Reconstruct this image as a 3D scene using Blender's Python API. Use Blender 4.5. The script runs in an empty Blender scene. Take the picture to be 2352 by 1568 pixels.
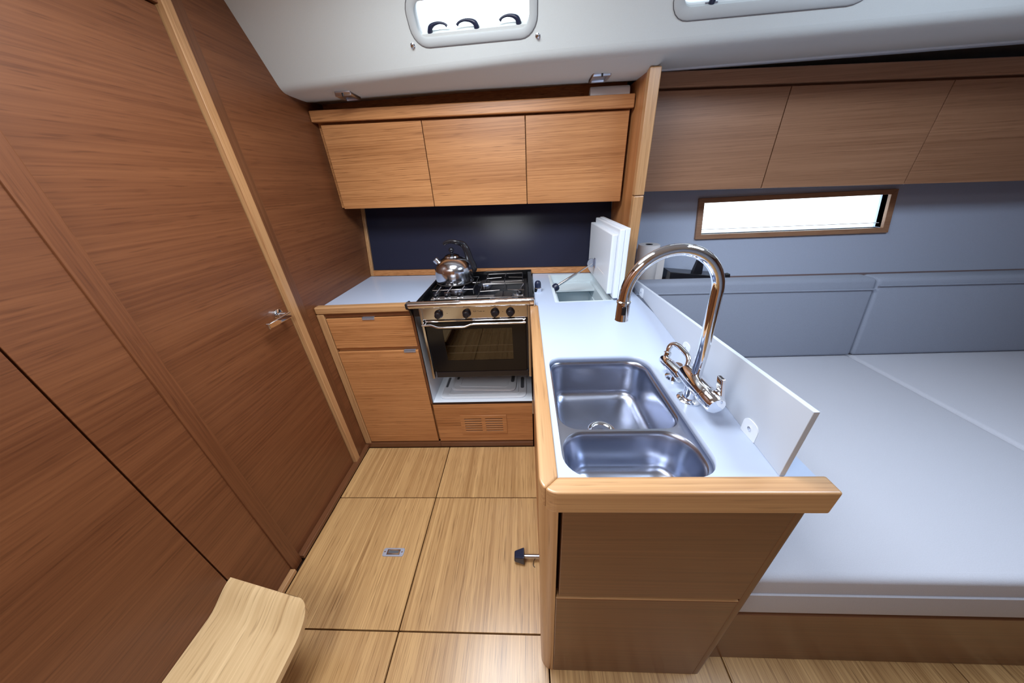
import bpy, bmesh, math, random
from mathutils import Vector, Matrix
random.seed(7)
PI = math.pi
SC = bpy.context.scene
COL = SC.collection

# ------------------------------------------------------------------ camera
cam_d = bpy.data.cameras.new('camera')
cam_d.sensor_width = 36.0
cam_d.lens = 685.67 * 36.0 / 2352.0
cam_d.clip_start = 0.02
cam = bpy.data.objects.new('camera', cam_d)
COL.objects.link(cam)
_D = Vector((1203 - 1176, -(418 - 784), -685.669)).normalized()
_Z = -Vector((1250 - 1176, -(2074 - 784), -685.669)).normalized()
_Z = (_Z - _Z.dot(_D) * _D).normalized()
_X = _D.cross(_Z)
cam.matrix_world = Matrix((
    (_X.x, _X.y, _X.z, 0.0),
    (_D.x, _D.y, _D.z, 0.0),
    (_Z.x, _Z.y, _Z.z, 1.40),
    (0, 0, 0, 1)))
SC.camera = cam

# ------------------------------------------------------------------ light
w = bpy.data.worlds.new('sky')
SC.world = w
w.use_nodes = True
bg = w.node_tree.nodes['Background']
bg.inputs['Color'].default_value = (0.78, 0.90, 1.0, 1)
bg.inputs['Strength'].default_value = 2.6

def area(name, loc, size, power, color, rot=(0, 0, 0)):
    l = bpy.data.lights.new(name, 'AREA')
    l.shape = 'RECTANGLE'; l.size = size[0]; l.size_y = size[1]
    l.energy = power; l.color = color
    o = bpy.data.objects.new(name, l)
    o.location = loc; o.rotation_euler = rot
    COL.objects.link(o)
    return o
# daylight falling through the three roof openings
area('hatch_daylight', (-0.27, 0.74, 2.045), (0.56, 0.54), 15, (0.93, 0.96, 1.0))
area('saloon_hatch_daylight', (1.15, 0.50, 2.045), (0.60, 0.60), 11.5, (0.66, 0.80, 1.0))
area('companionway_daylight', (-0.69, -0.55, 2.045), (0.58, 0.80), 11, (0.97, 0.98, 1.0))

vs = SC.view_settings
vs.view_transform = 'Standard'
vs.look = 'None'
vs.gamma = 1.0
vs.use_curve_mapping = False
vs.exposure = 0.49

# ------------------------------------------------------------------ materials
def mat_new(name):
    m = bpy.data.materials.new(name)
    m.use_nodes = True
    nt = m.node_tree
    b = nt.nodes['Principled BSDF']
    return m, nt, b

def plain(name, col, rough=0.5, metal=0.0, coat=0.0, noise=0.0, nscale=60, bump=0.0, spec=0.5):
    m, nt, b = mat_new(name)
    b.inputs['Base Color'].default_value = (*col, 1)
    b.inputs['Roughness'].default_value = rough
    b.inputs['Metallic'].default_value = metal
    b.inputs['Coat Weight'].default_value = coat
    b.inputs['Specular IOR Level'].default_value = spec
    tc = nt.nodes.new('ShaderNodeTexCoord')
    n = nt.nodes.new('ShaderNodeTexNoise')
    n.inputs['Scale'].default_value = nscale
    n.inputs['Detail'].default_value = 3
    nt.links.new(tc.outputs['Object'], n.inputs['Vector'])
    if noise:
        mx = nt.nodes.new('ShaderNodeMix'); mx.data_type = 'RGBA'; mx.blend_type = 'MULTIPLY'
        mx.inputs['Factor'].default_value = noise
        mx.inputs[6].default_value = (*col, 1)
        nt.links.new(n.outputs['Fac'], mx.inputs[7])
        nt.links.new(mx.outputs[2], b.inputs['Base Color'])
    if bump:
        bp = nt.nodes.new('ShaderNodeBump')
        bp.inputs['Strength'].default_value = bump
        bp.inputs['Distance'].default_value = 0.001
        nt.links.new(n.outputs['Fac'], bp.inputs['Height'])
        nt.links.new(bp.outputs['Normal'], b.inputs['Normal'])
    return m

def wood(name, light, dark, grain='x', rough=0.38, fine=250.0, along=1.5, pore=0.55, coat=0.0, broad=9.0, wild=0.0, flat=None):
    """varnished oak veneer: long fine streaks along one axis"""
    m, nt, b = mat_new(name)
    N = nt.nodes.new; L = nt.links.new
    tc = N('ShaderNodeTexCoord')
    oi = N('ShaderNodeObjectInfo')
    sh = N('ShaderNodeVectorMath'); sh.operation = 'SCALE'
    cmb = N('ShaderNodeCombineXYZ')
    for i in range(3): L(oi.outputs['Random'], cmb.inputs[i])
    L(cmb.outputs[0], sh.inputs[0]); sh.inputs['Scale'].default_value = 7.3
    add = N('ShaderNodeVectorMath'); add.operation = 'ADD'
    L(tc.outputs['Object'], add.inputs[0]); L(sh.outputs[0], add.inputs[1])
    # gentle waviness
    wn = N('ShaderNodeTexNoise'); wn.inputs['Scale'].default_value = 2.2; wn.inputs['Detail'].default_value = 1
    L(add.outputs[0], wn.inputs['Vector'])
    ws = N('ShaderNodeVectorMath'); ws.operation = 'SCALE'; ws.inputs['Scale'].default_value = 0.004 + wild
    L(wn.outputs['Color'], ws.inputs[0])
    ad2 = N('ShaderNodeVectorMath'); ad2.operation = 'ADD'
    L(add.outputs[0], ad2.inputs[0]); L(ws.outputs[0], ad2.inputs[1])
    def tex(cross, lng, detail, rough_=0.55):
        mp = N('ShaderNodeMapping')
        s = [cross, cross, cross]; s['xyz'.index(grain)] = lng
        if flat: s['xyz'.index(flat)] = 2.0
        mp.inputs['Scale'].default_value = s
        L(ad2.outputs[0], mp.inputs['Vector'])
        n = N('ShaderNodeTexNoise'); n.inputs['Scale'].default_value = 1.0
        n.inputs['Detail'].default_value = detail; n.inputs['Roughness'].default_value = rough_
        L(mp.outputs[0], n.inputs['Vector'])
        return n
    n1 = tex(fine, along, 2); n2 = tex(broad, along * 0.35, 2); n3 = tex(fine * 1.25, along * 5, 1)
    m1 = N('ShaderNodeMath'); m1.operation = 'MULTIPLY_ADD'
    L(n1.outputs['Fac'], m1.inputs[0]); m1.inputs[1].default_value = 0.55
    m2 = N('ShaderNodeMath'); m2.operation = 'MULTIPLY'
    L(n2.outputs['Fac'], m2.inputs[0]); m2.inputs[1].default_value = 0.45
    L(m2.outputs[0], m1.inputs[2])
    cr = N('ShaderNodeValToRGB')
    cr.color_ramp.elements[0].position = 0.34; cr.color_ramp.elements[0].color = (*dark, 1)
    cr.color_ramp.elements[1].position = 0.66; cr.color_ramp.elements[1].color = (*light, 1)
    L(m1.outputs[0], cr.inputs['Fac'])
    pr = N('ShaderNodeValToRGB')
    pr.color_ramp.elements[0].position = 0.60; pr.color_ramp.elements[0].color = (0, 0, 0, 1)
    pr.color_ramp.elements[1].position = 0.72; pr.color_ramp.elements[1].color = (pore, pore, pore, 1)
    L(n3.outputs['Fac'], pr.inputs['Fac'])
    mx = N('ShaderNodeMix'); mx.data_type = 'RGBA'
    L(pr.outputs['Color'], mx.inputs['Factor'])
    L(cr.outputs['Color'], mx.inputs[6])
    mx.inputs[7].default_value = (dark[0] * 0.45, dark[1] * 0.38, dark[2] * 0.32, 1)
    L(mx.outputs[2], b.inputs['Base Color'])
    b.inputs['Roughness'].default_value = rough
    b.inputs['Coat Weight'].default_value = coat
    b.inputs['Coat Roughness'].default_value = 0.25
    bp = N('ShaderNodeBump'); bp.inputs['Strength'].default_value = 0.12; bp.inputs['Distance'].default_value = 0.0006
    L(n1.outputs['Fac'], bp.inputs['Height']); L(bp.outputs['Normal'], b.inputs['Normal'])
    return m

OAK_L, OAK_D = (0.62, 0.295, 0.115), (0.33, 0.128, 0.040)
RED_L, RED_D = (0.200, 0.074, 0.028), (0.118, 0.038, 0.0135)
FLR_L, FLR_D = (0.68, 0.43, 0.19), (0.38, 0.205, 0.078)
M = {}
for g in 'xyz':
    M['oak_' + g] = wood('oak_' + g, OAK_L, OAK_D, g)
    M['edge_' + g] = wood('oak_edge_' + g, (0.56, 0.325, 0.15), (0.38, 0.19, 0.078), g, rough=0.33, fine=170, pore=0.35, coat=0.3)
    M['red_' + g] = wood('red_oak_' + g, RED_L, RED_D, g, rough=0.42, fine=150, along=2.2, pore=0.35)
    M['brown_' + g] = wood('brown_oak_' + g, (0.178, 0.070, 0.029), (0.112, 0.040, 0.0155), g, rough=0.36, fine=150, pore=0.22, coat=0.2)  # brown oak; on the peninsula front its darker tone paints in the shade
M['saloon'] = wood('saloon_veneer', (0.37, 0.195, 0.108), (0.25, 0.122, 0.064), 'x', rough=0.4, fine=180, pore=0.3, flat='y')
M['trimw'] = wood('window_wood', (0.36, 0.20, 0.115), (0.25, 0.125, 0.07), 'x', rough=0.4, fine=150, pore=0.25)
M['oak_face'] = wood('oak_face', OAK_L, OAK_D, 'x', flat='y')
M['floor'] = wood('floor_oak', FLR_L, FLR_D, 'y', rough=0.30, fine=230, along=1.6, pore=0.65, coat=0.25, broad=30)
M['step'] = wood('step_oak', (0.74, 0.54, 0.30), (0.52, 0.34, 0.165), 'y', rough=0.30, fine=120, along=2.2, pore=0.4, coat=0.2, broad=16, flat='z')
M['worktop'] = plain('white_laminate', (0.47, 0.55, 0.71), rough=0.24)
M['liner'] = plain('headliner', (0.70, 0.75, 0.745), rough=0.9, spec=0.15, noise=0.08, nscale=500, bump=0.15)
M['liner2'] = plain('window_surround', (0.52, 0.56, 0.57), rough=0.7, spec=0.3)
M['gasket'] = plain('grey_gasket', (0.12, 0.12, 0.13), rough=0.7)
M['guard'] = plain('guard_panel', (0.54, 0.59, 0.67), rough=0.38)
M['darksteel'] = plain('dark_steel_wire', (0.22, 0.21, 0.21), rough=0.22, metal=1)
M['hull'] = plain('hull_lining', (0.46, 0.53, 0.68), rough=0.7, noise=0.12, nscale=260, bump=0.2)
M['white'] = plain('white_paint', (0.78, 0.84, 0.92), rough=0.35)
M['icebox'] = plain('icebox_plastic', (0.66, 0.75, 0.80), rough=0.3)
M['board'] = plain('white_polyethylene', (0.84, 0.89, 0.97), rough=0.4)
M['frame_w'] = plain('window_frame_plastic', (0.62, 0.63, 0.65), rough=0.5)
M['chrome'] = plain('chrome', (0.82, 0.84, 0.88), rough=0.06, metal=1)
M['steel'] = plain('polished_steel', (0.62, 0.64, 0.70), rough=0.15, metal=1)
M['alu'] = plain('brushed_aluminium', (0.55, 0.58, 0.66), rough=0.3, metal=1)
M['black'] = plain('black_plastic', (0.012, 0.012, 0.016), rough=0.25)
M['enamel'] = plain('black_enamel', (0.006, 0.006, 0.007), rough=0.14, spec=0.32)
M['satin'] = plain('satin_steel', (0.62, 0.58, 0.55), rough=0.42, metal=1)
M['latch'] = plain('satin_nickel', (0.50, 0.54, 0.66), rough=0.5, metal=0.8)
M['shade_infill'] = plain('shade_grey', (0.10, 0.11, 0.13), rough=0.7)
M['soot'] = plain('black_iron', (0.025, 0.022, 0.022), rough=0.5)
M['navy'] = plain('navy_glass', (0.022, 0.024, 0.044), rough=0.20, spec=0.14)
M['dark'] = plain('dark_gap', (0.035, 0.018, 0.012), rough=0.9, spec=0.0)
M['slot'] = plain('slot_shadow', (0.03, 0.012, 0.006), rough=0.9)
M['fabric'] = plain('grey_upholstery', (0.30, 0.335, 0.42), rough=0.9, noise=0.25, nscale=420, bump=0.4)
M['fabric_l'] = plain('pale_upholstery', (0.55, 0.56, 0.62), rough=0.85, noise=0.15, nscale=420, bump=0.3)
M['paper'] = plain('paper', (0.80, 0.78, 0.78), rough=0.9, bump=0.4, nscale=120)
M['ovenin'] = plain('oven_lining', (0.10, 0.085, 0.06), rough=0.5)
M['blue_black'] = plain('blue_black_plastic', (0.010, 0.016, 0.045), rough=0.35)

def steel_brushed():
    m, nt, b = mat_new('sink_steel')
    b.inputs['Base Color'].default_value = (0.42, 0.45, 0.54, 1)
    b.inputs['Metallic'].default_value = 1
    N = nt.nodes.new; L = nt.links.new
    tc = N('ShaderNodeTexCoord'); mp = N('ShaderNodeMapping'); mp.inputs['Scale'].default_value = (30, 30, 4)
    L(tc.outputs['Object'], mp.inputs['Vector'])
    n = N('ShaderNodeTexNoise'); n.inputs['Scale'].default_value = 3; n.inputs['Detail'].default_value = 2
    L(mp.outputs[0], n.inputs['Vector'])
    mr = N('ShaderNodeMapRange'); mr.inputs['To Min'].default_value = 0.270; mr.inputs['To Max'].default_value = 0.275
    L(n.outputs['Fac'], mr.inputs['Value']); L(mr.outputs[0], b.inputs['Roughness'])
    b.inputs['Anisotropic'].default_value = 0.2
    return m
M['sink'] = steel_brushed()

def glass_mat(name, tint, fac, rough=0.0):
    m = bpy.data.materials.new(name); m.use_nodes = True
    nt = m.node_tree; nt.nodes.clear(); N = nt.nodes.new; L = nt.links.new
    out = N('ShaderNodeOutputMaterial'); tr = N('ShaderNodeBsdfTransparent'); gl = N('ShaderNodeBsdfGlossy')
    tr.inputs['Color'].default_value = (*tint, 1); gl.inputs['Roughness'].default_value = rough
    mx = N('ShaderNodeMixShader'); fr = N('ShaderNodeFresnel'); fr.inputs['IOR'].default_value = 1.5
    ad = N('ShaderNodeMath'); ad.operation = 'MULTIPLY_ADD'; L(fr.outputs[0], ad.inputs[0])
    ad.inputs[1].default_value = 1.0; ad.inputs[2].default_value = fac
    L(ad.outputs[0], mx.inputs[0]); L(tr.outputs[0], mx.inputs[1]); L(gl.outputs[0], mx.inputs[2])
    L(mx.outputs[0], out.inputs['Surface'])
    return m
M['pane'] = glass_mat('window_glass', (0.97, 1.0, 1.0), 0.0)
M['ovenglass'] = glass_mat('smoked_glass', (0.42, 0.36, 0.26), 0.06)

# ------------------------------------------------------------------ mesh helpers
WL = {}          # world location of every object made here

def link(name, bm, mat, parent=None, smooth=False, loc=None, bevel=0.0, seg=2):
    me = bpy.data.meshes.new(name)
    if loc is None:
        if parent is not None: loc = WL[parent.name]
        else:
            xs = [v.co.x for v in bm.verts]; ys = [v.co.y for v in bm.verts]; zs = [v.co.z for v in bm.verts]
            loc = Vector(((min(xs) + max(xs)) / 2, (min(ys) + max(ys)) / 2, min(zs)))
    loc = Vector(loc)
    for v in bm.verts: v.co -= loc
    bmesh.ops.recalc_face_normals(bm, faces=bm.faces)
    if bevel:
        es = [e for e in bm.edges if len(e.link_faces) == 2 and e.calc_face_angle(0) > 0.6]
        bmesh.ops.bevel(bm, geom=es, offset=bevel, segments=seg, affect='EDGES', profile=0.5, clamp_overlap=True)
    if smooth:
        for f in bm.faces: f.smooth = True
        for e in bm.edges:
            if len(e.link_faces) == 2 and e.calc_face_angle(0) > 0.7: e.smooth = False
    bm.to_mesh(me); bm.free()
    mats = mat if isinstance(mat, (list, tuple)) else [mat]
    for q in mats: me.materials.append(q)
    o = bpy.data.objects.new(name, me)
    COL.objects.link(o)
    if parent is not None:
        o.parent = parent
        o.location = loc - WL[parent.name]
    else:
        o.location = loc
    WL[o.name] = loc
    return o

def thing(name, label, cat, loc, group=None):
    o = bpy.data.objects.new(name, None); COL.objects.link(o)
    o.location = loc; o.empty_display_size = 0.05
    o['label'] = label; o['category'] = cat
    if group: o['group'] = group
    WL[o.name] = Vector(loc)
    return o

def tag(o, label, cat, group=None):
    o['label'] = label; o['category'] = cat
    if group: o['group'] = group
    return o

def struct(o): o['kind'] = 'structure'; return o

def NB(): return bmesh.new()

def hexa(bm, p):
    """p: 8 corners, bottom 4 (ccw) then top 4"""
    v = [bm.verts.new(q) for q in p]
    for f in ((3, 2, 1, 0), (4, 5, 6, 7), (0, 1, 5, 4), (1, 2, 6, 5), (2, 3, 7, 6), (3, 0, 4, 7)):
        bm.faces.new([v[i] for i in f])
    return bm

def bx(bm, x0, x1, y0, y1, z0, z1):
    return hexa(bm, [(x0, y0, z0), (x1, y0, z0), (x1, y1, z0), (x0, y1, z0), (x0, y0, z1), (x1, y0, z1), (x1, y1, z1), (x0, y1, z1)])

def box(name, x0, x1, y0, y1, z0, z1, mat, parent=None, bevel=0.002, **k):
    return link(name, bx(NB(), x0, x1, y0, y1, z0, z1), mat, parent, bevel=bevel, **k)

def slab(bm, TL, TR, BR, BL, depth):
    """panel from four front corners, pushed back along depth vector"""
    d = Vector(depth)
    f = [Vector(BL), Vector(BR), Vector(TR), Vector(TL)]
    b = [q + d for q in f]
    return hexa(bm, [f[0], f[1], b[1], b[0], f[3], f[2], b[2], b[3]])

def tube(bm, pts, r, n=14, caps=True, flat=1.0):
    pts = [Vector(p) for p in pts]
    rs = r if isinstance(r, (list, tuple)) else [r] * len(pts)
    rings = []; prev = None
    for i, p in enumerate(pts):
        t = (pts[min(i + 1, len(pts) - 1)] - pts[max(i - 1, 0)]).normalized()
        if prev is None:
            a = Vector((0, 0, 1)) if abs(t.z) < 0.9 else Vector((1, 0, 0))
            u = (a - a.dot(t) * t).normalized()
        else:
            u = (prev - prev.dot(t) * t).normalized()
        prev = u
        vv = t.cross(u)
        rings.append([bm.verts.new(p + rs[i] * (math.cos(2 * PI * k / n) * u + flat * math.sin(2 * PI * k / n) * vv)) for k in range(n)])
    for a, b in zip(rings, rings[1:]):
        for k in range(n):
            bm.faces.new((a[k], a[(k + 1) % n], b[(k + 1) % n], b[k]))
    if caps:
        bm.faces.new(rings[0][::-1]); bm.faces.new(rings[-1])
    return bm

def lathe(bm, prof, origin=(0, 0, 0), axis=(0, 0, 1), n=32, cap0=True, cap1=True):
    """prof: list of (radius, height) along axis"""
    ax = Vector(axis).normalized(); o = Vector(origin)
    a = Vector((1, 0, 0)) if abs(ax.x) < 0.9 else Vector((0, 1, 0))
    u = (a - a.dot(ax) * ax).normalized(); v = ax.cross(u)
    rings = []
    for r, h in prof:
        rings.append([bm.verts.new(o + h * ax + max(r, 1e-5) * (math.cos(2 * PI * k / n) * u + math.sin(2 * PI * k / n) * v)) for k in range(n)])
    for A, B in zip(rings, rings[1:]):
        for k in range(n): bm.faces.new((A[k], A[(k + 1) % n], B[(k + 1) % n], B[k]))
    if cap0: bm.faces.new(rings[0][::-1])
    if cap1: bm.faces.new(rings[-1])
    return bm

def prism(bm, out, z0, z1):
    a = [bm.verts.new((x, y, z0)) for x, y in out]; b = [bm.verts.new((x, y, z1)) for x, y in out]
    bm.faces.new(a[::-1]); bm.faces.new(b)
    n = len(out)
    for i in range(n): bm.faces.new((a[i], a[(i + 1) % n], b[(i + 1) % n], b[i]))
    return bm

def rrect(x0, x1, y0, y1, r, n=8):
    if not isinstance(r, (list, tuple)): r = [r] * 4
    o = []
    for (cx, cy, a0, rr) in ((x0 + r[0], y0 + r[0], PI, r[0]), (x1 - r[1], y0 + r[1], 1.5 * PI, r[1]), (x1 - r[2], y1 - r[2], 0, r[2]), (x0 + r[3], y1 - r[3], 0.5 * PI, r[3])):
        for i in range(n + 1):
            a = a0 + 0.5 * PI * i / n
            o.append((cx + rr * math.cos(a), cy + rr * math.sin(a)))
    return o

def holed(outer, holes, z0, z1):
    """flat slab with holes, from a filled 2-D curve"""
    cu = bpy.data.curves.new('tmp', 'CURVE'); cu.dimensions = '2D'; cu.fill_mode = 'BOTH'
    cu.extrude = (z1 - z0) / 2
    for lp in [outer] + holes:
        s = cu.splines.new('POLY'); s.points.add(len(lp) - 1); s.use_cyclic_u = True
        for i, (x, y) in enumerate(lp): s.points[i].co = (x, y, 0, 1)
    o = bpy.data.objects.new('tmp', cu); COL.objects.link(o)
    dg = bpy.context.evaluated_depsgraph_get()
    me = bpy.data.meshes.new_from_object(o.evaluated_get(dg))
    bm = NB(); bm.from_mesh(me)
    bmesh.ops.remove_doubles(bm, verts=bm.verts, dist=1e-5)
    bmesh.ops.translate(bm, verts=bm.verts, vec=(0, 0, (z0 + z1) / 2))
    bpy.data.objects.remove(o); bpy.data.curves.remove(cu); bpy.data.meshes.remove(me)
    return bm

def bez(pts, rad, m):
    o, r = [], []
    n = len(pts)
    for i in range(n - 1):
        p0, p1, p2, p3 = pts[max(i - 1, 0)], pts[i], pts[i + 1], pts[min(i + 2, n - 1)]
        for k in range(m):
            t = k / m
            o.append(tuple(0.5 * ((2 * b) + (-a + c) * t + (2 * a - 5 * b + 4 * c - d) * t * t + (-a + 3 * b - 3 * c + d) * t ** 3) for a, b, c, d in zip(p0, p1, p2, p3)))
            r.append(rad[i] * (1 - t) + rad[i + 1] * t)
    o.append(pts[-1]); r.append(rad[-1])
    return o, r

def xform(bm, M4): bmesh.ops.transform(bm, matrix=M4, verts=bm.verts); return bm

def ring_strip(bm, loops, close=True):
    vs_ = [[bm.verts.new(p) for p in lp] for lp in loops]
    n = len(loops[0])
    for A, B in zip(vs_, vs_[1:]):
        for k in range(n): bm.faces.new((A[k], A[(k + 1) % n], B[(k + 1) % n], B[k]))
    return vs_

# ------------------------------------------------------------------ the room shell
XR = 3.0; YB = -1.7; ZC = 2.06
# floor: dark sub-floor and loose oak panels with black seams
fl = struct(box('floor', -1.12, XR + 0.1, YB - 0.1, 2.2, -0.06, -0.018, M['dark'], bevel=0))
g = 0.0022
def fpanel(x0, x1, y0, y1, r=0.0):
    bm = prism(NB(), rrect(x0 + g, x1 - g, y0 + g, y1 - g, 0.001, 1), -0.018, 0.0)
    return link('floor_panel', bm, M['floor'], fl, bevel=0.0012, seg=1)
xs = -0.494
fpanel(-0.999, xs, 0.957, 1.288); fpanel(xs, 0.6, 0.957, 1.288)
p_l = fpanel(-0.999, xs, 0.442, 0.957); fpanel(xs, 0.6, 0.442, 0.957)
fpanel(-0.999, xs, -0.35, 0.442); fpanel(xs, 0.038, -0.35, 0.442); fpanel(0.038, 0.60, -0.35, 0.442)
fpanel(0.60, 1.3, -0.35, 0.5); fpanel(1.3, XR, -0.35, 0.5)
fpanel(-0.999, xs, YB, -0.35); fpanel(xs, 0.6, YB, -0.35); fpanel(0.6, XR, YB, -0.35)
# lifting ring set in the left panel
bm = prism(NB(), rrect(-0.661, -0.567, 0.683, 0.717, 0.008, 4), 0.0, 0.0025)
lr = link('lift_ring', bm, M['latch'], p_l, bevel=0.0008, seg=1)
bm = holed(rrect(-0.642, -0.586, 0.690, 0.710, 0.003, 2), [rrect(-0.637, -0.591, 0.6945, 0.7055, 0.002, 2)], 0.0025, 0.0045)
link('pull', bm, M['chrome'], p_l, bevel=0)
box('recess_shade', -0.643, -0.585, 0.689, 0.711, 0.0020, 0.0028, M['shade_infill'], p_l, bevel=0)  # dark plate painting the shade of the gap around the pull
for sx in (-0.652, -0.576):
    link('screw', lathe(NB(), [(0.0035, 0.0025), (0.0035, 0.0038), (0.002, 0.0042)], (sx, 0.70, 0), n=12), M['chrome'], p_l, smooth=True)

# left bulkhead with the cabin door in it
WX = -1.02
bm = NB()
bx(bm, WX - 0.04, WX, 1.17, 2.1, -0.02, 2.2)
bx(bm, WX - 0.04, WX, 0.665, 1.17, 1.90, 2.2)
bx(bm, WX - 0.08, WX - 0.041, YB, 2.1, -0.06, 2.2)
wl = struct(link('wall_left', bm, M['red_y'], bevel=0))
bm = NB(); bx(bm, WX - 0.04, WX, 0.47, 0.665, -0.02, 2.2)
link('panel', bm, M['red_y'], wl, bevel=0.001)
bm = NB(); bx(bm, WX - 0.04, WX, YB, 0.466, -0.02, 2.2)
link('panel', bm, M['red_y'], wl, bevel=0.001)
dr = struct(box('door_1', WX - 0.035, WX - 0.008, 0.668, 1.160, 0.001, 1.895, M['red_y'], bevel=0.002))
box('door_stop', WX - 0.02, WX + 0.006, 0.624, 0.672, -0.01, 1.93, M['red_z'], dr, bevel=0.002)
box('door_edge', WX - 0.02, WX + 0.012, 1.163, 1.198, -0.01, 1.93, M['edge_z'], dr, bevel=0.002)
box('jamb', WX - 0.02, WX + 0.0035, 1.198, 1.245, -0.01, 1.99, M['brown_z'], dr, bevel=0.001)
# lever handle of the door
hy, hz = 1.098, 0.972
h = link('handle', lathe(NB(), [(0.023, -0.008), (0.023, 0.004), (0.020, 0.007), (0.010, 0.010), (0.009, 0.045), (0.0, 0.047)], (WX, hy, hz), (1, 0, 0), 24), M['chrome'], dr, smooth=True)
bm = NB()
bx(bm, WX + 0.036, WX + 0.049, 0.985, 1.107, hz - 0.016, hz + 0.008)
link('lever', bm, M['chrome'], h, bevel=0.004, seg=3)
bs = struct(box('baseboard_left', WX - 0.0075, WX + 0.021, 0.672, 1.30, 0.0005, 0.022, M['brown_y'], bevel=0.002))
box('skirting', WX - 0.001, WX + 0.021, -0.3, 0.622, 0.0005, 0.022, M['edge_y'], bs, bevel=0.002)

# hull side behind galley and saloon, one skin with a hole for the hull window
def hull_y(x, z):
    if x < 0.5: base = 1.86 + 0.089 * (0.5 - x)
    else: base = 1.86 - 0.05 * (x - 0.5)
    return base + 0.24 * (z - 0.93)
W3 = (1.018, 1.96, 1.079, 1.243)
def skin(xsl, zsl, fn, holes, th):
    bm = NB(); d = Vector(th)
    for a, b in zip(xsl, xsl[1:]):
        for c, e in zip(zsl, zsl[1:]):
            if any(a >= h_[0] - 1e-6 and b <= h_[1] + 1e-6 and c >= h_[2] - 1e-6 and e <= h_[3] + 1e-6 for h_ in holes): continue
            q = [Vector((a, fn(a, c), c)), Vector((b, fn(b, c), c)), Vector((b, fn(b, e), e)), Vector((a, fn(a, e), e))]
            r_ = [p + d for p in q]
            hexa(bm, [q[0], q[1], r_[1], r_[0], q[3], q[2], r_[2], r_[3]])
    return bm
wb = struct(link('wall_back', skin([-1.06, 0.5, W3[0], W3[1], XR + 0.05], [-0.02, W3[2], W3[3], 1.95], hull_y, [W3], (0, 0.04, 0)), M['hull'], bevel=0))
# hull window: wooden frame, pane, lower rail of the blind
def HP(x, z, off): return Vector((x, hull_y(x, z) + off, z))
w3 = NB()
fo = (0.988, 1.99, 1.054, 1.268)
def frame_bar(bm, a, b, c, e):
    # quad bar between four (x,z) corners, proud of the hull lining
    F = [HP(*a, -0.016), HP(*b, -0.016), HP(*c, -0.016), HP(*e, -0.016)]
    Bk = [HP(*a, 0.03), HP(*b, 0.03), HP(*c, 0.03), HP(*e, 0.03)]
    hexa(bm, F + Bk)
x0, x1, z0, z1 = fo; a0, a1, c0, c1 = W3
frame_bar(w3, (x0, z0), (x1, z0), (a1, c0), (a0, c0))
frame_bar(w3, (x1, z0), (x1, z1), (a1, c1), (a1, c0))
frame_bar(w3, (x1, z1), (x0, z1), (a0, c1), (a1, c1))
frame_bar(w3, (x0, z1), (x0, z0), (a0, c0), (a0, c1))
win3 = struct(link('window_3', w3, M['trimw'], bevel=0.0015))
bm = NB(); ring = [HP(a0, c0, 0.022), HP(a1, c0, 0.022), HP(a1, c1, 0.022), HP(a0, c1, 0.022)]
bm.faces.new([bm.verts.new(p) for p in ring]); link('pane', bm, M['pane'], win3)
bm = NB(); slab(bm, HP(a0, 1.103, 0.012), HP(a1, 1.103, 0.012), HP(a1, 1.100, 0.012), HP(a0, 1.100, 0.012), (0, 0.006, 0))
link('blind_rail', bm, M['frame_w'], win3)

# coachroof side (sloping) running into the soffit over the cupboards
def zk(x): return 1.787 - 0.022 * max(0.0, x - 0.034)
def coach(x, z, off=0.0):
    y = 1.595 - 0.13 * (x + 1.02) - 0.72 * (z - 1.787)
    n = Vector((-0.13, -1, -0.72)).normalized()
    return Vector((x, y, z)) + n * off
W1 = (-0.358, 0.034, 1.872, 1.950)
W2 = (0.512, 1.02, 1.857, 1.935)
W4 = (1.45, 2.0, 1.850, 1.928)
bm = NB()
zsl = [1.787, W1[2], W1[3], ZC + 0.02]
xsl = [-1.06, W1[0], W1[1], W2[0], W2[1], W4[0], W4[1], XR + 0.05]
nrm = Vector((0.13, 1, 0.72)).normalized() * 0.03
for a, b in zip(xsl, xsl[1:]):
    for i in range(3):
        hole = i == 1 and (a, b) in ((W1[0], W1[1]), (W2[0], W2[1]), (W4[0], W4[1]))
        if hole: continue
        def zz(x, k):
            if k == 0: return zk(x) + 0.026
            if k == 3: return ZC + 0.02
            return {1: 1.872, 2: 1.950}[k] - (0.026 * x if x > 0 else 0.026 * x)
        q = [coach(a, zz(a, i)), coach(b, zz(b, i)), coach(b, zz(b, i + 1)), coach(a, zz(a, i + 1))]
        r_ = [p + nrm for p in q]
        hexa(bm, [q[0], q[1], r_[1], r_[0], q[3], q[2], r_[2], r_[3]])
ceil = struct(link('ceiling', bm, M['liner'], bevel=0))
# rounded knee and soffit
def sdrop(x): return 0.031 * min(max((x + 1.02) / 1.5, 0), 1) if x < 0.53 else 0.0
bm = NB(); rows = []
for x in sorted(xsl + [0.49, 0.545]):
    k = coach(x, zk(x)); A = coach(x, zk(x) + 0.026); B = Vector((x, k.y + 0.034, zk(x) + 0.001))
    pts = [A]
    for i in range(1, 9):
        t = i / 9
        pts.append((1 - t) ** 2 * A + 2 * t * (1 - t) * k + t * t * B)
    pts.append(B)
    yb_ = 1.80 if x < 0.5 else 1.76
    dp_ = sdrop(x)
    pts.append(Vector((x, k.y + 0.105, zk(x) - 0.8 * dp_)))
    pts.append(Vector((x, max(k.y + 0.16, 1.66), 1.788 - dp_)))
    pts.append(Vector((x, 1.83, 1.799 - 0.3 * dp_))); pts.append(Vector((x, 2.15, 1.812)))
    rows.append([bm.verts.new(p) for p in pts])
for A, B in zip(rows, rows[1:]):
    for i in range(len(A) - 1): bm.faces.new((A[i], A[i + 1], B[i + 1], B[i]))
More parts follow.
